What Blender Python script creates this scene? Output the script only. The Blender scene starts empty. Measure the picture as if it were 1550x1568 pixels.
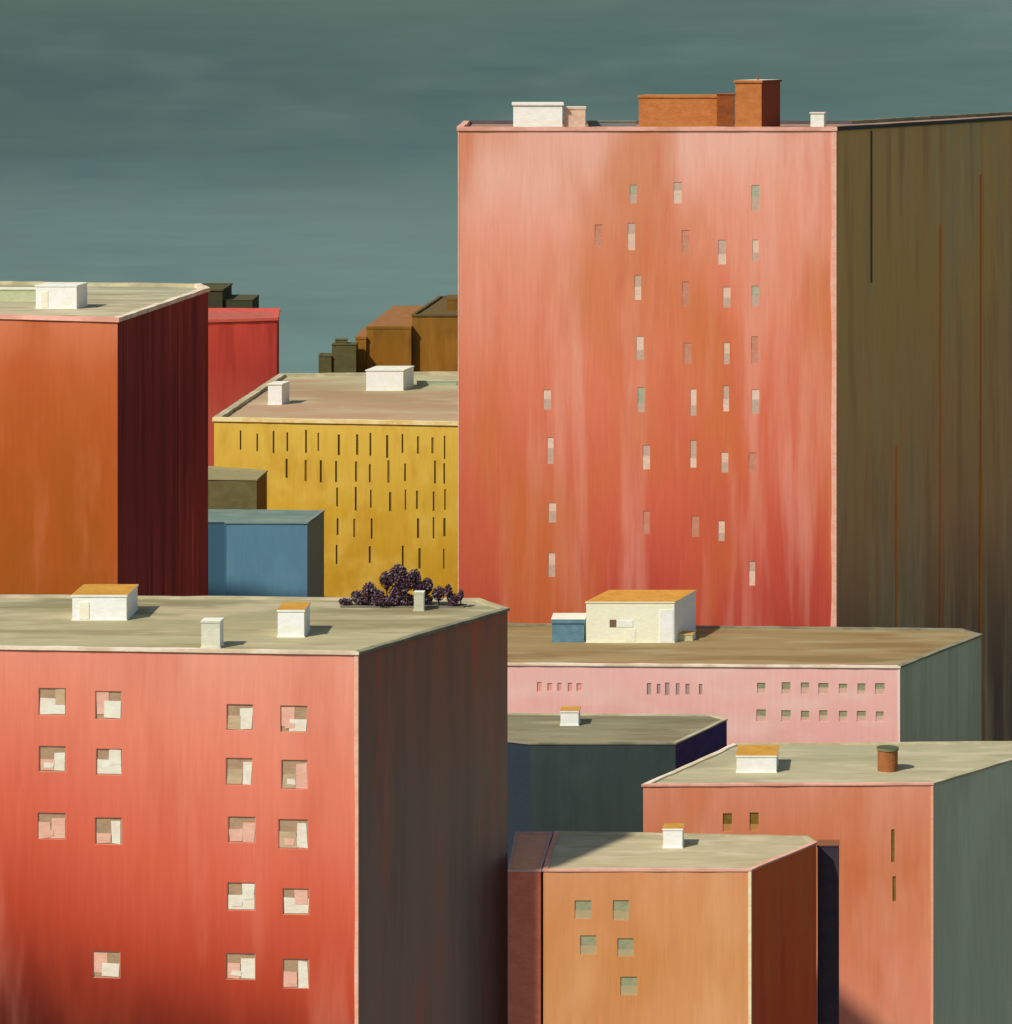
import bpy, bmesh, math, random
from mathutils import Vector
random.seed(7)
scene = bpy.context.scene
scene.view_settings.view_transform='Standard'
scene.view_settings.look='None'
scene.view_settings.exposure=0

# ---------------------------------------------------------------- light
SUN=Vector((1.05,1.0,-1.35)).normalized()
ELEV=math.asin(-SUN.z); AZ=math.atan2(-SUN.x,-SUN.y)
w=bpy.data.worlds.new("World"); scene.world=w; w.use_nodes=True
nt=w.node_tree; bg=nt.nodes['Background']
sk=nt.nodes.new('ShaderNodeTexSky'); sk.sky_type='NISHITA'; sk.sun_disc=False
sk.sun_elevation=ELEV; sk.sun_rotation=AZ%(2*math.pi)
nt.links.new(sk.outputs[0],bg.inputs[0]); bg.inputs[1].default_value=0.10
ld=bpy.data.lights.new('sun','SUN'); ld.energy=4.0; ld.angle=math.radians(2.0); ld.color=(1,0.93,0.84)
lo=bpy.data.objects.new('sun',ld); scene.collection.objects.link(lo)
lo.rotation_euler=SUN.to_track_quat('-Z','Y').to_euler(); lo.location=(-60,0,200)

# ---------------------------------------------------------------- camera
cd=bpy.data.cameras.new('camera'); cam=bpy.data.objects.new('camera',cd)
scene.collection.objects.link(cam); scene.camera=cam
cam.location=(0,0,100); cam.rotation_euler=(math.radians(90),0,0)
cd.sensor_fit='HORIZONTAL'; cd.sensor_width=36; cd.lens=36*5000/1550
cd.shift_y=-(784-60)/1550; cd.clip_start=1; cd.clip_end=6000

# ---------------------------------------------------------------- materials
def lin(c):
    return [((v/255)/12.92 if v/255<=0.04045 else (((v/255)+0.055)/1.055)**2.4) for v in c]
FAC={'front':(0.83,0.69,0.70),'roof':(0.80,0.85,0.90),'side':(0.155,0.165,0.215),'raw':(1,1,1),'sky':(.50,.57,.56)}
def base(c,kind):
    return tuple(min(0.86,max(0.004,a/f)) for a,f in zip(lin(c),FAC[kind]))+(1,)

def paint(name,stops,z0,z1,kind,streaks=(),xk=0.0,fine=0.10,warp=4.0,mode='wall',rough=0.85,bump=0.3):
    m=bpy.data.materials.new(name); m.use_nodes=True
    n=m.node_tree.nodes; l=m.node_tree.links
    b=n['Principled BSDF']; b.inputs['Roughness'].default_value=rough
    b.inputs['Specular IOR Level'].default_value=0.15
    tc=n.new('ShaderNodeTexCoord'); sp=n.new('ShaderNodeSeparateXYZ'); l.new(tc.outputs['Object'],sp.inputs[0])
    def noise(scale,detail=3,rough=0.6,dist=0.0):
        mp=n.new('ShaderNodeMapping'); mp.inputs['Scale'].default_value=scale
        mp.inputs['Location'].default_value=(random.uniform(-50,50),random.uniform(-50,50),random.uniform(-50,50))
        l.new(tc.outputs['Object'],mp.inputs[0])
        t=n.new('ShaderNodeTexNoise'); t.inputs['Scale'].default_value=1
        t.inputs['Detail'].default_value=detail; t.inputs['Roughness'].default_value=rough
        t.inputs['Distortion'].default_value=dist
        l.new(mp.outputs[0],t.inputs['Vector']); return t.outputs['Fac']
    def mth(op,a,bv):
        t=n.new('ShaderNodeMath'); t.operation=op
        for i,v in enumerate((a,bv)):
            if isinstance(v,(int,float)): t.inputs[i].default_value=v
            else: l.new(v,t.inputs[i])
        return t.outputs[0]
    if mode=='wall':   big=(0.12,0.12,0.06); fin=(4,4,0.3)
    elif mode=='roof': big=(0.12,0.3,0.3); fin=(0.6,5,3)
    elif mode=='sky':  big=(0.012,0.012,0.03); fin=(0.035,0.035,0.6)
    else:              big=(0.8,0.8,0.8); fin=(3,3,8)
    g=mth('ADD',sp.outputs['Z'] if mode!='roof' else sp.outputs['Y'],mth('MULTIPLY',sp.outputs['X'],xk))
    if mode!='small':
        g=mth('ADD',g,mth('MULTIPLY',mth('SUBTRACT',noise(big,2),0.5),warp))
    mr=n.new('ShaderNodeMapRange'); l.new(g,mr.inputs[0]); mr.inputs[1].default_value=z0; mr.inputs[2].default_value=z1
    cr=n.new('ShaderNodeValToRGB'); l.new(mr.outputs[0],cr.inputs[0])
    e=cr.color_ramp.elements
    while len(e)<len(stops): e.new(0.5)
    for i,(p,c) in enumerate(stops): e[i].position=p
    for i,(p,c) in enumerate(stops): e[i].color=base(c,kind)
    col=cr.outputs[0]
    for (c,amt,sc,lo_,hi_) in streaks:
        f=noise(sc,3,0.55,0)
        r=n.new('ShaderNodeMapRange'); r.interpolation_type='SMOOTHSTEP'; l.new(f,r.inputs[0])
        r.inputs[1].default_value=lo_-.05; r.inputs[2].default_value=hi_+.03; r.inputs[4].default_value=amt
        mx=n.new('ShaderNodeMix'); mx.data_type='RGBA'; l.new(r.outputs[0],mx.inputs[0])
        l.new(col,mx.inputs[6]); mx.inputs[7].default_value=base(c,kind); col=mx.outputs[2]
    fn=noise(fin,4,0.65,0)
    r=n.new('ShaderNodeMapRange'); l.new(fn,r.inputs[0]); r.inputs[1].default_value=0.3; r.inputs[2].default_value=0.7
    r.inputs[3].default_value=1-fine; r.inputs[4].default_value=1+fine
    vm=n.new('ShaderNodeVectorMath'); vm.operation='SCALE'; l.new(col,vm.inputs[0]); l.new(r.outputs[0],vm.inputs['Scale'])
    l.new(vm.outputs[0],b.inputs['Base Color'])
    if bump:
        bp=n.new('ShaderNodeBump'); bp.inputs['Strength'].default_value=bump; bp.inputs['Distance'].default_value=0.04
        l.new(fn,bp.inputs['Height']); l.new(bp.outputs[0],b.inputs['Normal'])
    return m
def flat(name,c,kind='front',fine=0.10,c2=None,amt=0.5):
    st=[(c2,amt,(1.1,1.1,1.6),0.42,0.6)] if c2 else []
    return paint(name,[(0,c),(1,c)],0,1,kind,st,fine=fine,mode='small',bump=0)

# ---------------------------------------------------------------- geometry helpers
def link(o,parent=None):
    scene.collection.objects.link(o)
    if parent: o.parent=parent
    return o
def empty(name,loc):
    o=bpy.data.objects.new(name,None); o.location=loc; o.empty_display_size=1
    return link(o)
class MB:
    def __init__(s,origin=(0,0,0)): s.v=[];s.f=[];s.m=[];s.mats=[];s.o=Vector(origin)
    def mi(s,mat):
        if mat not in s.mats: s.mats.append(mat)
        return s.mats.index(mat)
    def face(s,pts,mat):
        i=len(s.v); s.v+= [Vector(p)-s.o for p in pts]; s.f.append(list(range(i,i+len(pts)))); s.m.append(s.mi(mat))
    def prism(s,poly,z0,z1,mat,top=None,side=None,bottom=True):
        k=len(poly)
        for i in range(k):
            a=poly[i];b=poly[(i+1)%k]
            mm=(side or {}).get(i,mat)
            s.face([(a[0],a[1],z0),(b[0],b[1],z0),(b[0],b[1],z1),(a[0],a[1],z1)],mm)
        s.face([(p[0],p[1],z1) for p in poly],top or mat)
        if bottom: s.face([(p[0],p[1],z0) for p in reversed(poly)],mat)
    def cyl(s,x,y,z0,z1,r,mat,top=None,n=18,r2=None):
        r2=r if r2 is None else r2
        P=[(math.cos(2*math.pi*i/n),math.sin(2*math.pi*i/n)) for i in range(n)]
        for i in range(n):
            a=P[i];b=P[(i+1)%n]
            s.face([(x+a[0]*r,y+a[1]*r,z0),(x+b[0]*r,y+b[1]*r,z0),(x+b[0]*r2,y+b[1]*r2,z1),(x+a[0]*r2,y+a[1]*r2,z1)],mat)
        s.face([(x+a[0]*r2,y+a[1]*r2,z1) for a in P],top or mat)
    def build(s,name,parent=None):
        me=bpy.data.meshes.new(name); me.from_pydata(s.v,[],s.f)
        for m in s.mats: me.materials.append(m)
        for p,i in zip(me.polygons,s.m): p.material_index=i
        me.update(); o=bpy.data.objects.new(name,me)
        return link(o,parent)

def offset(poly,d):
    k=len(poly); out=[]
    for i in range(k):
        p0=Vector(poly[i-1]);p1=Vector(poly[i]);p2=Vector(poly[(i+1)%k])
        e1=(p1-p0).normalized(); e2=(p2-p1).normalized()
        n1=Vector((e1.y,-e1.x)); n2=Vector((e2.y,-e2.x))
        t=(n1+n2); t=t/max(0.35,(1+n1.dot(n2)))
        out.append(tuple(p1+t*d))
    return out

def wall(mb,a,b,z0,z1,mat,wins,reveal):
    """wall panel from a to b with real window openings; wins: (x,zc,w,h,style)"""
    A=Vector((a[0],a[1],0));B=Vector((b[0],b[1],0)); L=(B-A).length; u=(B-A)/L; nrm=Vector((u.y,-u.x,0))
    def P(s,z,d=0): q=A+u*s-nrm*d; return (q.x,q.y,z)
    rs=[]
    for (x,zc,ww,hh,st) in wins:
        s=(x-a[0])/(b[0]-a[0])*L
        rs.append((s-ww/2,s+ww/2,zc-hh/2,zc+hh/2,st))
    S=sorted(set([0,L]+[r[0] for r in rs]+[r[1] for r in rs])); Z=sorted(set([z0,z1]+[r[2] for r in rs]+[r[3] for r in rs]))
    for j in range(len(Z)-1):
        run=None
        for i in range(len(S)-1):
            cs=(S[i]+S[i+1])/2; cz=(Z[j]+Z[j+1])/2
            hole=any(r[0]<cs<r[1] and r[2]<cz<r[3] for r in rs)
            if not hole and run is None: run=S[i]
            if hole and run is not None:
                mb.face([P(run,Z[j]),P(S[i],Z[j]),P(S[i],Z[j+1]),P(run,Z[j+1])],mat); run=None
        if run is not None:
            mb.face([P(run,Z[j]),P(L,Z[j]),P(L,Z[j+1]),P(run,Z[j+1])],mat)
    out=[]
    for (s0,s1,q0,q1,st) in rs:
        for (p,q) in (((s0,q0),(s1,q0)),((s1,q0),(s1,q1)),((s1,q1),(s0,q1)),((s0,q1),(s0,q0))):
            mb.face([P(p[0],p[1]),P(p[0],p[1],reveal),P(q[0],q[1],reveal),P(q[0],q[1])],st.get('reveal',mat))
        out.append((P,s0,s1,q0,q1,st,reveal))
    return out

def fill_window(wb,rec):
    P,s0,s1,q0,q1,st,rv=rec
    def rect(a,b,c,d,dep,m,j=0):
        J=lambda: random.uniform(-j,j)
        wb.face([P(a+J(),c+J(),dep),P(b+J(),c+J(),dep),P(b+J(),d+J(),dep),P(a+J(),d+J(),dep)],m)
    W=s1-s0;H=q1-q0
    rect(s0,s1,q0,q1,rv-0.001,st['glass'])
    if st['kind']=='curtain':
        # blinds and curtains hanging inside at different depths, slightly uneven
        c=random.choice(st['cur']); c2=random.choice(st['cur2']); c3=random.choice(st['cur2']+st['cur'])
        r=random.random(); e=.04
        x=s0+W*random.uniform(.45,.62); y=q0+H*random.uniform(.42,.66)
        i0,i1,k0,k1=s0+.06,s1-.06,q0+.06,q1-.06
        if r<.5:
            rect(x,i1,k0,k1-H*random.uniform(0,.25),rv-.02,c,e); rect(i0,x-.02,k0,y,rv-.03,c2,e)
        elif r<.8:
            rect(i0,i1,k0,y,rv-.02,c,e); rect(x,i1,k0+H*.35,k1,rv-.03,c3,e)
        else:
            rect(i0,x,k0+H*.15,k1,rv-.02,c2,e); rect(i0+W*.3,i1,k0,y,rv-.03,c,e)
        if random.random()<.5: rect(i0+W*.15,i0+W*.5,k0+H*.1,k0+H*.3,rv-.04,c3,e)
        t=.03; fr=st['frame']
        rect(s0,s0+t,q0,q1,rv-.05,fr);rect(s1-t,s1,q0,q1,rv-.05,fr);rect(s0+t,s1-t,q0,q0+t,rv-.05,fr);rect(s0+t,s1-t,q1-t,q1,rv-.05,fr)
    elif st['kind']=='pane':
        rect(s0,s1,q0,q0+H*random.uniform(.35,.6),rv-.02,st['lower'])

def building(name,poly,h,mats,roofmat,copemat,wins={},cope=(0.10,0.28,0.14),edge_highlights=None,reveal=0.14,jit=0.02,capmats=None):
    cx=sum(p[0] for p in poly)/len(poly); cy=sum(p[1] for p in poly)/len(poly)
    root=empty(name,(cx,cy,0)); org=(cx,cy,0)
    mb=MB(org); wb=MB(org); recs=[]
    k=len(poly)
    for i in range(k):
        m=mats[i] if isinstance(mats,list) else mats
        recs+=wall(mb,poly[i],poly[(i+1)%k],0,h,m,wins.get(i,[]),reveal)
    mb.build('walls',root)
    if recs:
        for r in recs: fill_window(wb,r)
        wb.build('windows',root)
    rb=MB(org); rb.face([(p[0],p[1],h+0.02) for p in poly],roofmat); rb.build('roof',root)
    o,i_,hh=cope
    cb=MB(org); outer=offset(poly,o)
    inner=offset(poly,-i_)
    O=[];I=[]
    for j in range(k):
        a=Vector(outer[j]);b=Vector(outer[(j+1)%k]);c=Vector(inner[j]);d=Vector(inner[(j+1)%k])
        n=max(1,min(40,int((b-a).length/1.1)))
        for t in range(n):
            ja=Vector((random.uniform(-jit,jit),random.uniform(-jit,jit)))*(0 if t==0 else 1)
            O.append((a.lerp(b,t/n)+ja, h+hh+random.uniform(-jit,jit), j)); I.append(c.lerp(d,t/n)+ja*3)
    N=len(O)
    for j in range(N):
        q=(j+1)%N; cm=(capmats or {}).get(O[j][2],copemat)
        a,za,_=O[j]; b,zb,_=O[q]; c=I[j]; d=I[q]
        cb.face([(a.x,a.y,h),(b.x,b.y,h),(b.x,b.y,zb),(a.x,a.y,za)],cm)
        cb.face([(a.x,a.y,za),(b.x,b.y,zb),(d.x,d.y,zb),(c.x,c.y,za)],cm)
        cb.face([(c.x,c.y,za),(d.x,d.y,zb),(d.x,d.y,h),(c.x,c.y,h)],cm)
        cb.face([(a.x,a.y,h),(c.x,c.y,h),(d.x,d.y,h),(b.x,b.y,h)],cm)
    cb.build('coping',root)
    if edge_highlights:
        tb=MB(org)
        for (idx,wd,mat) in edge_highlights:   # L-shaped pale strip, a corner highlight put into colour, proud of the walls
            p=Vector(poly[idx]); pa=Vector(poly[idx-1]); pb=Vector(poly[(idx+1)%k])
            ea=(pa-p).normalized(); eb=(pb-p).normalized()
            na=Vector((-ea.y,ea.x)); nb=Vector((eb.y,-eb.x))
            op=Vector(offset(poly,0.03)[idx])
            B1=p+eb*0.06; B2=p+eb*0.06+nb*0.03
            segs=int(h/2.5); ws=[wd*random.uniform(.8,1.15) for _ in range(segs+1)]
            for q in range(segs):
                za=h*q/segs; zb=h*(q+1)/segs
                A1a=p+ea*ws[q];A2a=A1a+na*.03;A1b=p+ea*ws[q+1];A2b=A1b+na*.03
                tb.face([(A2a.x,A2a.y,za),(op.x,op.y,za),(op.x,op.y,zb),(A2b.x,A2b.y,zb)],mat)
                tb.face([(op.x,op.y,za),(B2.x,B2.y,za),(B2.x,B2.y,zb),(op.x,op.y,zb)],mat)
                tb.face([(A1a.x,A1a.y,za),(A2a.x,A2a.y,za),(A2b.x,A2b.y,zb),(A1b.x,A1b.y,zb)],mat)
                tb.face([(B2.x,B2.y,za),(B1.x,B1.y,za),(B1.x,B1.y,zb),(B2.x,B2.y,zb)],mat)
        tb.build('corner_highlight',root)
    return root

def hut(root,name,x0,x1,y0,dep,skew,z,h,mfront,mtop,mside,door=None,over=0.05,vent=False,slab=0.09):
    """rooftop structure: walls, overhanging roof slab, plinth, door/louvre"""
    o=root.location
    poly=[(x0,y0),(x1,y0),(x1+skew,y0+dep),(x0+skew,y0+dep)]
    mb=MB(o)
    mb.prism(offset(poly,0.04),z,z+0.08,mfront,side={1:mside})
    mb.prism(poly,z+0.08,z+h-slab,mfront,side={1:mside},bottom=False)
    mb.prism(offset(poly,over),z+h-slab,z+h,mfront,top=mtop,side={1:mside})
    if door:
        for (dx,dz,dw,dh,dm) in door:
            mb.prism([(x0+dx,y0-0.03),(x0+dx+dw,y0-0.03),(x0+dx+dw,y0+.01),(x0+dx,y0+.01)],z+dz,z+dz+dh,dm)
    if vent:
        mb.cyl((x0+x1)/2+skew*.5,y0+dep*.5,z+h,z+h+0.25,0.09,mside,n=10)
    ob=mb.build(name,root)
    bv=ob.modifiers.new('bevel','BEVEL'); bv.width=0.02; bv.segments=2
    return ob

# ---------------------------------------------------------------- palette
white=flat('white_render',(224,216,200),'front',0.07,(208,196,176))
whitetop=flat('white_top',(226,222,208),'roof',0.06,(210,204,186))
greyside=flat('grey_side',(150,146,126),'side',0.08,(118,116,98))
ochre=flat('ochre_roof',(190,146,66),'roof',0.12,(174,124,48))
blueg=flat('blue_grey',(94,116,128),'front',0.1,(76,98,112))
brownd=flat('brown_door',(110,80,62),'front')
copew=paint('cream_coping',[(0,(222,208,186)),(1,(222,208,186))],0,1,'roof',[((186,170,140),.7,(.5,.5,1),.48,.6)],mode='small',fine=.08)
copep=paint('pink_coping',[(0,(216,168,150)),(1,(216,168,150))],0,1,'roof',[((188,136,112),.7,(.4,.4,1),.45,.6)],mode='small',fine=.08)
copeg=paint('green_grey_coping',[(0,(160,156,126)),(1,(160,156,126))],0,1,'roof',[((192,186,158),.7,(.4,.4,1),.48,.6)],mode='small',fine=.08)
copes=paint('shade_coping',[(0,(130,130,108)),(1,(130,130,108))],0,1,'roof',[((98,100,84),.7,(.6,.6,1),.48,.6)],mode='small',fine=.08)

V=(1.5,1.5,.10); V2=(.7,.7,.05)
# ---------------------------------------------------------------- coral apartment building (nearest)
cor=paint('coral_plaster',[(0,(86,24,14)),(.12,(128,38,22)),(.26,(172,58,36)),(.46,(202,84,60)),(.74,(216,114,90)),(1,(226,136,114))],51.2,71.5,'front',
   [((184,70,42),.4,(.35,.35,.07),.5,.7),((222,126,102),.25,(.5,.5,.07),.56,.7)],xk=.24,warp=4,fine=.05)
corside=paint('brown_side',[(0,(64,54,54)),(.6,(68,54,50)),(1,(78,46,36))],48,72,'side',[((104,42,24),.6,(.6,.6,.07),.6,.72),((56,46,46),.5,V2,.45,.6)],fine=.05)
corroof=paint('moss_roof',[(0,(166,162,128)),(.5,(152,148,114)),(1,(134,136,108))],-8,8,'roof',[((126,116,82),.7,(.12,.5,1),.5,.6),((180,172,140),.7,(.2,.6,1),.52,.64)],mode='roof',warp=4)
wg=flat('window_olive',(158,122,94),'front',.15,(176,130,102))
wpk=flat('curtain_pink',(218,158,136),'front',.08,(208,140,118))
wwh=flat('curtain_white',(226,200,180),'front',.08,(214,176,156))
wtan=flat('curtain_tan',(188,150,118),'front',.12,(168,136,104))
wfr=flat('window_frame',(210,124,102),'front',.1)
S_near=dict(kind='curtain',glass=wg,cur=[wwh,wwh,wpk],cur2=[wpk,wtan,wpk],frame=wfr)
def pxwins(lst,d,w_,h_,st,jw=0,jh=0):
    k=d/5000
    return [((u-775)*k,100-(v-60)*k,(w_+random.uniform(-jw,jw))*k,(h_+random.uniform(-jh,jh))*k,st) for u,v in lst]
near_w=pxwins([(78,1078),(165,1082),(368,1097),(451,1098),(78,1166),(166,1169),(367,1180),(452,1183),(77,1269),(165,1275),(371,1269),(450,1274),
 (370,1371),(454,1377),(162,1480),(369,1478),(454,1487)],157.2,44,43,S_near,3,3)
cpoly=[(-34,158.7),(-7.1,156.5),(.08,168.5),(-1.44,171.4),(-36,173)]
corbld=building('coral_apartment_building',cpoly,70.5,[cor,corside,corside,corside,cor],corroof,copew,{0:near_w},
   edge_highlights=[(1,.16,flat('pale_corner',(230,160,136),'front',.1,(214,136,108)))],capmats={1:copes,2:copeg,3:copeg},reveal=.07)
hut(corbld,'stair_house',-22,-19.25,165.6,3.2,.2,70.5,1.32,white,ochre,greyside,door=[(.35,.1,.5,.85,wwh)],vent=False)
hut(corbld,'lift_house',-11.25,-9.95,160.9,2.2,.15,70.5,1.38,white,ochre,greyside,over=.04)
hut(corbld,'chimney',-14.75,-13.85,158.0,.9,.1,70.5,1.35,flat('chimney_render',(206,190,168),'front',.08,(190,174,152)),whitetop,greyside,over=.03)
hut(corbld,'vent_block',-4.75,-4.25,168.3,.5,.05,70.5,1.0,flat('vent_grey',(176,162,140),'front',.1),whitetop,greyside,over=.02)

# ---------------------------------------------------------------- rust apartment building
rus=paint('rust_plaster',[(0,(138,66,14)),(.5,(152,70,20)),(.82,(172,80,40)),(1,(188,100,68))],60,80.5,'front',[((162,70,28),.6,(.3,.3,.12),.48,.66),((190,100,66),.25,(.5,.5,.12),.55,.7)],warp=4,fine=.04)
russide=paint('maroon_side',[(0,(56,20,22)),(.6,(50,14,18)),(1,(60,20,20))],60,80.5,'side',[((28,8,12),.6,(1.2,.5,.05),.5,.62),((96,40,38),.5,(2.4,1.6,.05),.62,.68)],fine=.12)
rusroof=paint('pale_moss_roof',[(0,(176,170,140)),(.5,(160,160,130)),(1,(150,156,130))],-12,12,'roof',[((128,118,84),.6,(.1,.4,1),.52,.64),((196,190,164),.6,(.2,.5,1),.52,.66)],mode='roof')
rust=building('rust_apartment_building',[(-52,236.3),(-27.2,228.6),(-23.4,256.5),(-24.5,260.5),(-52,265)],80.2,[rus,russide,russide,russide,rus],rusroof,copep,
   capmats={1:copew,2:copew,3:copeg},cope=(.14,.4,.3))
hut(rust,'stair_house',-34.5,-31.5,239.5,3.0,.4,80.2,1.75,white,whitetop,greyside,door=[(.4,.1,.5,1.2,wwh)])
hut(rust,'low_wall_box',-43,-35.2,247,2,0,80.2,.9,flat('tan_box',(168,160,128),'front'),whitetop,greyside)

# ---------------------------------------------------------------- yellow office building
yel=paint('yellow_facade',[(0,(174,118,24)),(.5,(192,140,42)),(1,(204,156,64))],45,63.5,'front',[((208,164,76),.4,(.3,.3,.3),.5,.64),((176,116,28),.4,(.6,.6,.2),.54,.68)],warp=4,fine=.045)
slit=flat('slit_dark',(96,70,26),'front',.25)
slit2=flat('slit_brown',(126,92,32),'front',.25)
yw=[]
for r,(v,p) in enumerate(((680,1.0),(722,.95),(764,.9),(806,.75),(850,.5))):
    for u in (365,390,415,440,466,490,516,545,569,596,619,642,664,682):
        if random.random()<p and not(r>0 and u<430) and not (r>1 and u<500):
            m_=random.choice((slit,slit,slit2)); yw+=pxwins([(u+random.uniform(-3,3),v+random.uniform(-3,3))],313.8,random.uniform(2.2,3.6),random.uniform(24,36),dict(kind='slit',glass=m_,reveal=m_))
yroof=paint('tan_roof',[(0,(170,148,120)),(.5,(152,130,100)),(1,(166,166,132))],-14,16,'roof',[((164,124,100),.5,(.1,.2,1),.5,.62),((176,172,138),.6,(.1,.25,1),.54,.66)],xk=.6,mode='roof')
yelb=building('yellow_office_building',[(-28.25,315.9),(3.3,311.1),(3.3,360.8),(-24.7,357.5)],63.05,[yel,yel,yel,flat('tan_side',(170,120,60),'side')],yroof,
   paint('pale_yellow_coping',[(0,(226,204,152)),(1,(226,204,152))],0,1,'roof',[((204,170,96),.7,(.5,.5,1),.46,.6)],mode='small'),{0:yw},cope=(.15,.6,.35),reveal=.1,
   capmats={2:copeg,3:copeg})
hut(yelb,'stair_house',-14.7,-10.8,343.1,4.3,.97,63.05,2.2,white,whitetop,greyside,over=.08)
hut(yelb,'lift_house',-24.05,-22.65,329.8,2.5,.6,63.05,2.15,white,whitetop,greyside,over=.08)
hut(yelb,'duct',-9.5,-5.3,348.4,2,.6,63.05,.5,flat('duct_grey',(150,150,120),'front'),copeg,greyside)
# ---------------------------------------------------------------- blue building
blf=paint('blue_render',[(0,(74,104,124)),(1,(86,118,138))],40,58,'front',[((98,130,148),.5,(.4,.4,.2),.5,.65)],fine=.05)
bls=flat('dark_blue_side',(54,74,80),'side'); bll=flat('deep_blue_face',(58,84,100),'front',.08)
blb=building('blue_building',[(-30.1,285.9),(-24.65,285.9),(-24.4,285.1),(-17.35,285),(-16.3,292.5),(-30.1,293)],57.7,[bll,bll,blf,bls,bls,bls],
  paint('teal_roof',[(0,(110,134,124)),(1,(98,122,116))],-3,3,'roof',[((130,146,132),.5,(.3,.6,1),.5,.62)],mode='roof'),flat('teal_coping',(110,136,134),'roof'),cope=(.08,.25,.12))
# ---------------------------------------------------------------- olive block
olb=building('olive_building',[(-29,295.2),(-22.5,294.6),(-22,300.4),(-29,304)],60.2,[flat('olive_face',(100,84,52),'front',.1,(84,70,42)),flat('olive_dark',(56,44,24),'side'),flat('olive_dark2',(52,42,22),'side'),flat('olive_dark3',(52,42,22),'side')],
  flat('olive_roof',(132,130,94),'roof',.1,(150,142,106)),flat('olive_cope',(140,136,98),'roof'),cope=(.08,.25,.15))
# ---------------------------------------------------------------- red building
rd=paint('red_plaster',[(0,(174,70,60)),(.5,(178,58,48)),(1,(196,66,54))],58,69.0,'front',[((150,40,36),.5,(.5,.5,.05),.56,.64)],fine=.06)
building('red_building',[(-42.2,358.6),(-25.55,364.2),(-26.2,376.9),(-42.2,376.9)],68.65,rd,flat('red_roof',(176,96,84),'roof',.1,(150,82,72)),flat('red_coping',(190,90,80),'roof'),cope=(.15,.4,.3))
dk=flat('dark_olive_wall',(66,58,38),'front',.12,(54,52,40))
dkr=flat('dark_olive_roof',(78,76,54),'roof')
db=building('dark_olive_building',[(-45.5,387),(-33.7,388),(-33.4,397.5),(-45.5,397.5)],70.1,dk,dkr,dkr,cope=(.1,.3,.2))
hut(db,'lower_wing',-33.65,-30.2,388.4,8,.2,0,69.0,dk,dkr,dk)
# ---------------------------------------------------------------- brown stepped building
br=paint('brown_brick',[(0,(134,80,24)),(.6,(134,82,22)),(1,(116,78,30))],56,69,'front',[((98,58,22),.5,(.3,.3,.3),.52,.64),((152,98,38),.5,(.5,.5,.1),.5,.66)],fine=.08)
brr=flat('brown_roof',(100,82,50),'roof',.1,(86,82,54)); brt=flat('brown_roof_light',(146,104,64),'roof',.1,(126,88,50))
bb=building('brown_stepped_building',[(-11.2,390),(8,390),(8,418),(-8.5,418)],66.9,br,brr,brr,cope=(.1,.3,.25))
hut(bb,'middle_wing',-16.6,-11.3,389,30,2.2,0,65.8,br,brt,br,slab=.3)
hut(bb,'lower_wing',-17.9,-16.65,388.6,14,.6,0,64.6,br,brt,br,slab=.3)
hut(bb,'upper_storey',-7.2,-1,398,6,0,66.9,1.5,br,brr,br,slab=.2)
mo=flat('mossy_wall',(92,78,46),'front',.15,(76,68,42))
mr_=flat('mossy_roof',(86,86,62),'roof')
og=building('mossy_building',[(-22.1,385),(-20.6,385),(-20.4,388.2),(-22.1,388.2)],62.6,mo,mr_,mr_,cope=(.05,.2,.1))
hut(og,'rear_block',-20.55,-17.7,385.3,2.6,.1,0,64.0,mo,mr_,dk,over=.06)
hut(og,'roof_hatch',-20.2,-18.8,386.2,1.2,0,64.0,.5,mo,mr_,dk)

# ---------------------------------------------------------------- salmon tower with long wing
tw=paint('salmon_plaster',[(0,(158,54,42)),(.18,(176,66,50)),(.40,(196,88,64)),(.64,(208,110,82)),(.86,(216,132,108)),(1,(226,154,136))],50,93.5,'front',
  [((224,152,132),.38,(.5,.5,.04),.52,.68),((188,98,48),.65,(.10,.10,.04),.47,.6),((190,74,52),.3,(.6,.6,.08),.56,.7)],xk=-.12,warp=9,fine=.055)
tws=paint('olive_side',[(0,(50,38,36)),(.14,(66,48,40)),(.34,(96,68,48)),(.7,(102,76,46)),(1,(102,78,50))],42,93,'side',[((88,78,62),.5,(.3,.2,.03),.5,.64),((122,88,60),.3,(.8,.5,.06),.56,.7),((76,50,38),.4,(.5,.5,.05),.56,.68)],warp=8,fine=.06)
tg1=flat('pane_grey_green',(156,148,124),'front',.12,(172,154,128)); tg2=flat('pane_pale',(212,172,152),'front',.1,(204,154,130)); tg3=flat('pane_rose',(184,112,90),'front',.12,(190,130,106))
tg4=flat('pane_mauve',(184,144,126),'front',.12)
S1=dict(kind='pane',glass=tg1,lower=tg4); S2=dict(kind='pane',glass=tg2,lower=tg4); S3=dict(kind='pane',glass=tg3,lower=tg3); S4=dict(kind='pane',glass=tg4,lower=tg2)
tl=[(970,297,S1),(1038,295,S4),(1157,303,S1),(917,360,S3),(967,362,S4),(1050,370,S3),(1106,386,S4),(1157,383,S2),(977,440,S4),(1050,450,S3),(1113,455,S2),(1157,453,S1),(980,533,S2),(1053,541,S3),(1113,541,S2),(1156,536,S3),
 (838,612,S2),(982,612,S1),(1062,616,S2),(1112,610,S4),(1157,615,S2),(843,690,S2),(990,700,S4),(1062,695,S4),(1110,708,S2),(1153,708,S3),(846,785,S2),(990,800,S3),(1065,806,S3),(1105,813,S2),(845,865,S2),(1152,878,S4)]
tww=[]
for u,v,s in tl: tww+=pxwins([(u,v)],262,random.uniform(9,12.5),random.uniform(28,42),s)
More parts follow.
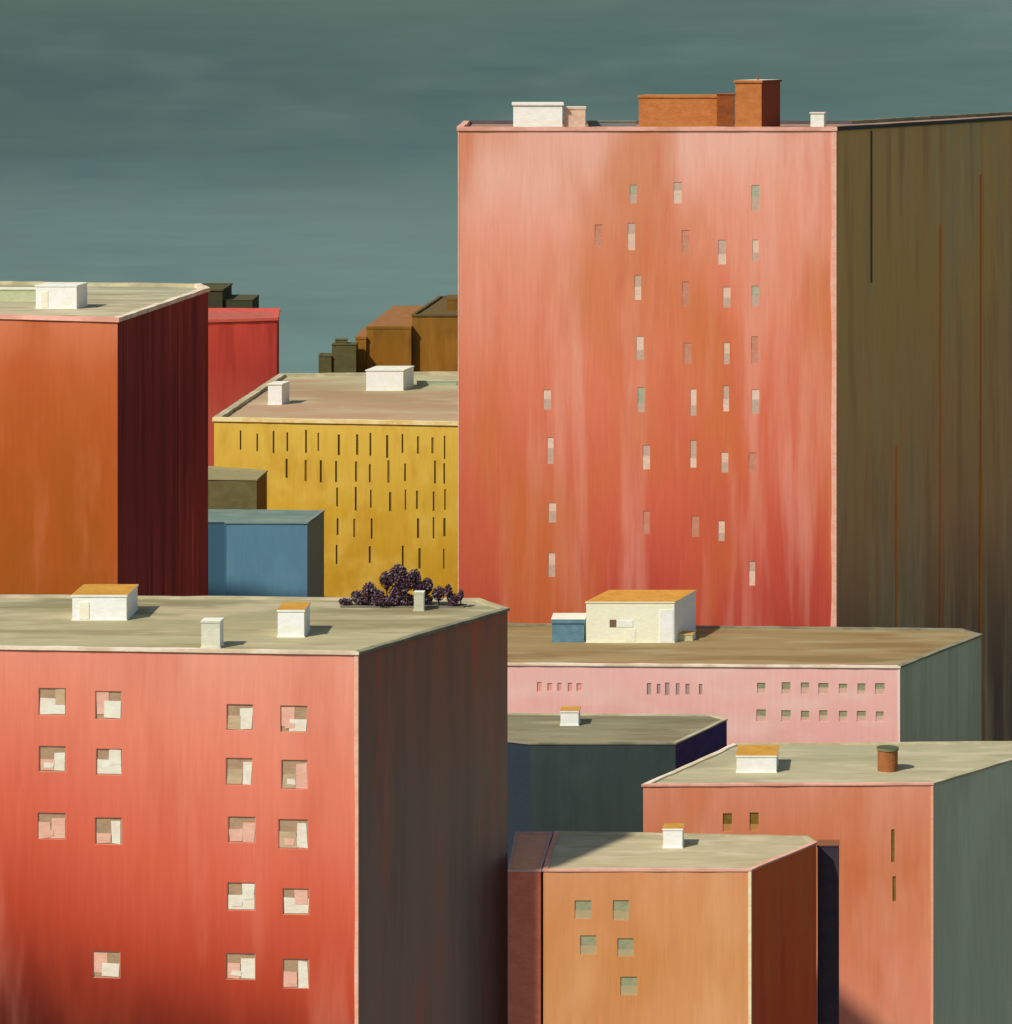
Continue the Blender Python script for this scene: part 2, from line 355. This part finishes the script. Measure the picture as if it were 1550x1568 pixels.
tpoly=[(-3.83,262),(26.5,262),(62,326),(55.9,329.4),(29.6,282),(-3.5,282)]
tcor=flat('pink_corner',(222,156,134),'front',.1,(212,130,104))
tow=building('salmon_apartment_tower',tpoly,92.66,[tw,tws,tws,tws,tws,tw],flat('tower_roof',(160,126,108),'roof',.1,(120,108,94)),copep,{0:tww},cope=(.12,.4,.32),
  edge_highlights=[(1,.4,tcor),(0,.05,tcor)],capmats={1:flat('dark_cope',(74,74,66),'roof'),2:copes,3:copes,4:flat('dark_cope2',(84,82,84),'roof')},reveal=.04)
wh2=flat('penth_white',(222,212,194),'front',.08,(204,190,170))
orf=flat('orange_block',(178,104,56),'front',.12,(158,86,42)); ort=flat('orange_block_top',(176,120,70),'roof'); ors=flat('dark_orange',(62,26,18),'side')
hut(tow,'water_tank_house',.6,4.6,267,3.5,0,92.66,2.15,wh2,whitetop,greyside,over=.12,slab=.2)
hut(tow,'tank_annex',4.75,6.5,267.5,2.6,.1,92.66,1.8,flat('rose_box',(198,160,138),'front',.1,(182,126,100)),whitetop,greyside,slab=.2)
hut(tow,'lift_room',10.9,17.4,268,4,.9,92.66,2.75,orf,ort,ors,over=.08,slab=.2)
hut(tow,'lift_room_link',17.3,18.7,267.0,.8,0,92.66,2.9,flat('deep_orange',(132,66,32),'front',.15,(108,52,26)),ort,ors)
hut(tow,'stair_tower',18.75,20.9,267,4.5,1.9,92.66,4.0,orf,whitetop,ors,over=.1,slab=.2,vent=True)
hut(tow,'vent_box',25,26.1,268,1.2,.3,92.66,1.35,wh2,copep,greyside,over=.08)
hut(tow,'roof_kerb',6.8,10.7,270,1.2,.1,92.66,.6,flat('kerb',(110,104,100),'front'),copes,greyside)
U=Vector((.4851,.8745)); NN=Vector((.8745,-.4851)); pb=MB(tow.location)
pipe=flat('rust_pipe',(190,58,22),'side'); joint=flat('dark_joint',(44,34,32),'side')
def on_wing(t,off): p=Vector((26.5,262))+U*t+NN*off; return p.x,p.y
for t,z0,z1,r in ((32.3,30,88,.08),(22.5,20,84,.05),(12.5,20,66,.045),(32.0,20,62,.05)):
    x,y=on_wing(t,.1); pb.cyl(x,y,z0,z1,r,pipe,n=8)
a=on_wing(7.1,.0);b=on_wing(7.3,.0);c=on_wing(7.3,.1);d=on_wing(7.1,.1)
pb.prism([d,c,b,a],80,92.5,joint)
pb.build('downpipes',tow)

# ---------------------------------------------------------------- pink long building
pk=paint('pink_plaster',[(0,(216,146,136)),(1,(226,158,148))],48,55,'front',[((232,172,160),.5,(.2,.2,.5),.5,.65),((208,136,122),.35,(.3,.3,.3),.54,.7)],fine=.04)
pks=paint('grey_green_side',[(0,(84,82,74)),(1,(92,92,82))],40,55,'side',[((74,74,66),.5,V2,.5,.62)],fine=.05)
pkr=paint('olive_brown_roof',[(0,(146,130,92)),(1,(132,118,80))],-8,8,'roof',[((116,98,62),.7,(.08,.4,1),.5,.62),((154,148,116),.6,(.1,.5,1),.54,.66)],mode='roof')
sg=flat('small_pane_green',(134,124,92),'front',.2,(150,132,102)); sl=flat('small_pane_pink',(198,150,132),'front',.1); sgr=flat('pane_gray',(162,124,114),'front',.1)
SS=dict(kind='pane',glass=sg,lower=sl); SG=dict(kind='slit',glass=sgr,reveal=sgr); sdu=flat('pane_dusty',(206,136,122),'front'); SP=dict(kind='slit',glass=sdu,reveal=sdu)
pw=[]
for u in (1166,1204,1233,1261,1291,1319,1347):
    pw+=pxwins([(u,1054)],235,14,17,SS,2,2)+pxwins([(u,1096)],235,13,17,SS,2,2)
for u in (994,1009,1022,1038,1053,1073): pw+=pxwins([(u,1055)],235.3,6,17,SG,1,3)
for u in (826,842,857,873,887): pw+=pxwins([(u,1052)],235.6,7,14,SP,1,3)
pkb=building('pink_long_building',[(-8,236),(28.3,234.7),(36,247.3),(34.8,249.6),(-8,252.5)],54.8,[pk,pks,pks,pks,pk],pkr,copew,{0:pw},cope=(.1,.35,.14),capmats={1:copes,2:copes,3:copes},reveal=.06,
   edge_highlights=[(1,.1,flat('pk_corner',(234,188,172),'front'))])
cre=flat('cream_house',(222,208,180),'front',.06,(212,194,160),.4)
hh=hut(pkb,'rooftop_house',6.0,12.6,244.4,5.2,1.9,54.8,3.1,cre,ochre,flat('house_side',(214,204,172),'side',.06,(190,178,144)),over=.06,
  door=[(1.75,1.2,.5,.55,brownd),(2.3,1.2,1.2,.5,white),(5.5,.1,1.0,2.4,white),(2.9,.1,.8,.95,cre)])
hut(pkb,'blue_store',3.45,5.85,244.6,2.6,.2,54.8,1.75,blueg,whitetop,bls,over=.08,slab=.3)
hut(pkb,'store_box',12.9,14.0,245.2,1.2,.3,54.8,.55,flat('tan_small',(180,160,120),'front'),ochre,greyside)

# ---------------------------------------------------------------- dark green building
gf=paint('dark_green_plaster',[(0,(46,53,51)),(1,(52,60,57))],45,56,'front',[((42,48,48),.5,V2,.5,.62),((62,70,67),.4,(.3,.3,.3),.55,.68)],fine=.05)
gl=flat('dark_teal',(40,46,54),'front'); gn=flat('navy_side',(30,22,50),'side',.1,(22,16,36))
gr=paint('green_grey_roof',[(0,(134,132,104)),(1,(118,118,94))],-4,4,'roof',[((106,98,74),.6,(.2,.8,1),.5,.62),((152,150,124),.5,(.2,.8,1),.54,.66)],mode='roof')
gb=building('dark_green_building',[(-3,206.5),(1.5,204.2),(10.6,204.2),(14.3,211.4),(13.4,212.8),(-3,213.2)],55.9,[gl,gf,gn,gn,gn,gl],gr,copeg,cope=(.06,.22,.1),
  capmats={0:copes,1:copes})
hut(gb,'roof_hatch',3.5,4.65,209.6,1.4,.15,55.9,.98,white,ochre,greyside)

# ---------------------------------------------------------------- orange corner block (right)
sf=paint('orange_plaster',[(0,(218,132,108)),(.4,(212,120,92)),(.7,(196,102,62)),(1,(208,124,98))],38,57,'front',[((222,146,118),.35,(.35,.35,.1),.5,.66),((192,96,46),.45,(.3,.3,.12),.53,.7)],fine=.05)
ssd=paint('slate_side',[(0,(88,90,82)),(1,(88,88,80))],38,57,'side',[((98,100,92),.5,(.4,.4,.1),.5,.65)],fine=.05)
sr=paint('pale_green_roof',[(0,(170,166,134)),(1,(156,156,126))],-6,6,'roof',[((142,142,114),.6,(.15,.6,1),.5,.62),((190,184,156),.5,(.2,.7,1),.54,.66)],mode='roof')
olv=flat('slit_olive',(112,86,34),'front',.2,(134,94,42))
So=dict(kind='slit',glass=olv,reveal=olv)
k=189.4
sw=pxwins([(1114,1259),(1155,1258)],k,14,28,dict(kind='pane',glass=olv,lower=flat('pn',(180,118,66),'front')))+pxwins([(1368,1296)],k,5,50,So)+pxwins([(1370,1362)],k,5,38,So)
sb=building('orange_apartment_building',[(7.95,189.2),(24.8,189.6),(35,201),(14,200.2)],56.7,[sf,ssd,ssd,sf],sr,copep,{0:sw},cope=(.07,.25,.11),capmats={1:copeg,2:copeg,3:copew},
   edge_highlights=[(1,.12,flat('or_corner',(226,150,120),'front'))],reveal=.06)
hut(sb,'stair_house',13.6,15.95,192.6,2.8,.35,56.7,1.05,white,ochre,greyside,over=.05)
cb=MB(sb.location); cb.cyl(22.6,193.3,56.7,57.95,.6,flat('brick_flue',(146,80,46),'front',.2,(116,80,44)),flat('flue_top',(86,92,66),'roof'),n=20)
cb.cyl(22.6,193.3,57.95,58.08,.66,flat('flue_band',(110,104,74),'front'),flat('flue_top2',(80,88,66),'roof'),n=20)
cb.build('flue',sb)

# ---------------------------------------------------------------- tan small building (front right)
of=paint('tan_orange_plaster',[(0,(210,136,92)),(.6,(200,126,76)),(1,(206,130,88))],46,58.3,'front',[((216,152,108),.4,(.4,.4,.12),.5,.66),((192,114,60),.45,(.3,.3,.15),.52,.68)],fine=.05)
osd=paint('burnt_orange_side',[(0,(112,34,18)),(1,(136,44,22))],46,58,'side',[((144,50,26),.5,(.6,.6,.1),.5,.65),((96,28,20),.5,V2,.54,.66)],fine=.05)
orr=paint('stone_roof',[(0,(180,172,140)),(1,(166,160,128))],-4,4,'roof',[((154,146,112),.6,(.2,.8,1),.5,.62),((198,192,166),.5,(.3,.9,1),.54,.66)],mode='roof')
oa=flat('small_pane_sage',(150,138,106),'front',.15,(134,124,98))
ow=pxwins([(893,1393),(951,1394),(901,1447),(958,1451),(963,1510)],164.8,24,28,dict(kind='pane',glass=oa,lower=flat('sage2',(172,142,106),'front')),3,3)
ob=building('tan_apartment_building',[(1.88,164.8),(12.36,164.8),(16.2,170.4),(15.8,171.7),(2.6,172.8)],58,[of,osd,osd,osd,of],orr,copew,{0:ow},cope=(.05,.2,.1),
   edge_highlights=[(1,.13,flat('cream_corner',(234,206,168),'front',.1,(220,170,124)))],capmats={0:copep,1:copep,2:copeg,3:copeg,4:copep},reveal=.05)
hut(ob,'chimney',8.15,9.15,169.4,1.1,.15,58,1.05,white,ochre,greyside,over=.04)
plum=flat('plum_shadow_band',(56,44,52),'front',.1,(70,50,50)); plr=flat('plum_band_top',(130,84,60),'roof')
hut(ob,'shadow_band',16.35,17.45,171.3,1.2,.15,0,57.7,plum,plr,plum,over=.03)  # narrow block, shade of a shadow-like band put into its plum colour
# annex stands in the shade of the coral block: plain terracotta brick, real base colours
def rawmat(name,c1,c2):
    m=flat(name,(128,128,128),'raw',.1,(120,120,120))
    for nd in m.node_tree.nodes:
        if nd.type=='VALTORGB':
            for e in nd.color_ramp.elements: e.color=c1+(1,)
        if nd.type=='MIX': nd.inputs[7].default_value=c2+(1,)
    return m
ab=building('brick_annex_building',[(.12,164.9),(1.75,164.9),(2.45,172.8),(.5,172.8)],57.95,rawmat('annex_brick',(.62,.17,.09),(.72,.22,.12)),rawmat('peach_roof',(.84,.40,.22),(.8,.34,.18)),
   rawmat('mauve_coping',(.60,.36,.30),(.7,.42,.34)),cope=(.03,.13,.1))

# ---------------------------------------------------------------- purple rooftop shrubs
leafm=[flat('leaf_dark',(58,36,44),'front',.3),flat('leaf_plum',(88,62,72),'front',.3),flat('leaf_mauve',(122,100,104),'front',.3),flat('leaf_red',(108,50,48),'front',.3)]
bark=flat('bark',(60,40,34),'front')
tr=empty('purple_shrub',(-5.2,169.7,70.5)); tb=MB((-5.2,169.7,70.5)); lb=MB((-5.2,169.7,70.5))
def limb(p,q,r1,r2):
    p=Vector(p);q=Vector(q);d=(q-p).normalized();a=d.orthogonal().normalized();b=d.cross(a)
    for i in range(6):
        t0=i*math.pi/3;t1=(i+1)*math.pi/3
        f=lambda c,r,t:tuple(c+a*math.cos(t)*r+b*math.sin(t)*r)
        tb.face([f(p,r1,t0),f(p,r1,t1),f(q,r2,t1),f(q,r2,t0)],bark)
cl=[(-8.35,.2,.38,.18),(-7.75,.42,.34,.3),(-7.1,.75,.38,.4),(-6.65,.45,.4,.4),(-6.2,1.15,.4,.42),(-5.6,1.45,.5,.5),(-5.15,1.1,.45,.45),(-4.75,1.3,.35,.4),(-5.6,.6,.5,.45),(-4.5,.85,.35,.35),
    (-4.1,.9,.3,.4),(-3.5,.6,.35,.35),(-3.0,.72,.22,.3),(-2.75,.35,.35,.28),(-4.2,.3,.4,.25),(-2.35,.55,.14,.28),(-6.3,.3,.6,.25),(-7.4,.3,.5,.25),(-5.2,.3,.6,.3)]
for (x,z,rx,rz) in cl:
    z*=1.2; rz*=1.1
    y=169.6+random.uniform(-.25,.25); c=Vector((x,y,70.5+z))
    bx=x+random.uniform(-.15,.15)
    limb((bx,y,70.52),(x,y,70.5+z*.55),.06,.035)
    for q in range(4):
        limb((x,y,70.5+z*.55),(x+random.uniform(-rx,rx)*.8,y+random.uniform(-.25,.25),70.5+z+random.uniform(-.2,.9)*rz),.03,.01)
    n=int(1500*rx*rz/.16*.45)+60
    for q in range(n):
        u=random.uniform(0,2*math.pi);cz=random.uniform(-1,1);rr=random.random()**.45
        s_=math.sqrt(1-cz*cz)
        p=c+Vector((math.cos(u)*s_*rx*rr,math.sin(u)*s_*.38*rr,cz*rz*rr))
        if p.z<70.55: p.z=70.55+random.random()*.1
        nn=Vector((random.gauss(0,1),random.gauss(-.3,1),random.gauss(.4,1))).normalized(); a=nn.orthogonal().normalized(); b=nn.cross(a)
        L=random.uniform(.045,.085); Wd=L*.6
        hi=(cz*.5+.5)*rr
        m=leafm[2] if (random.random()<.3*hi+.03) else leafm[1] if random.random()<.45 else leafm[3] if random.random()<.14 else leafm[0]
        lb.face([tuple(p-a*L),tuple(p+b*Wd),tuple(p+a*L),tuple(p-b*Wd)],m)
tb.prism([(-8.6,169.2),(-2.2,169.2),(-2.2,170.1),(-8.6,170.1)],70.52,70.6,flat('planter',(110,96,80),'front'))
tb.build('trunk_and_limbs',tr); lb.build('foliage',tr)

# ---------------------------------------------------------------- ground and sky
gm=paint('asphalt_ground',[(0,(64,62,58)),(1,(72,68,62))],-500,500,'front',[((52,50,46),.5,(.05,.05,.05),.45,.6)],mode='small',bump=0)
g=MB(); g.face([(-3000,-3000,0),(3000,-3000,0),(3000,3000,0),(-3000,3000,0)],gm); g.build('ground')
skm=paint('storm_cloud_sky',[(0,(86,116,112)),(.28,(88,116,113)),(.42,(82,109,107)),(.56,(66,93,92)),(.72,(58,84,83)),(.86,(62,88,84)),(1,(70,94,87))],30,112,'sky',
  [((92,118,112),.3,(.018,.018,.07),.52,.64),((56,82,82),.3,(.012,.012,.05),.52,.66),((76,100,90),.35,(.01,.01,.03),.5,.66)],xk=.0,warp=12,fine=.05,mode='sky',bump=0)
s=MB(); R=650; n=600
for i in range(n):
    a=math.radians(-85+170*i/n); b=math.radians(-85+170*(i+1)/n)
    A=(R*math.sin(a),R*math.cos(a)); B=(R*math.sin(b),R*math.cos(b))
    s.face([(A[0],A[1],-5),(B[0],B[1],-5),(B[0],B[1],420),(A[0],A[1],420)],skm)
so=s.build('sky')
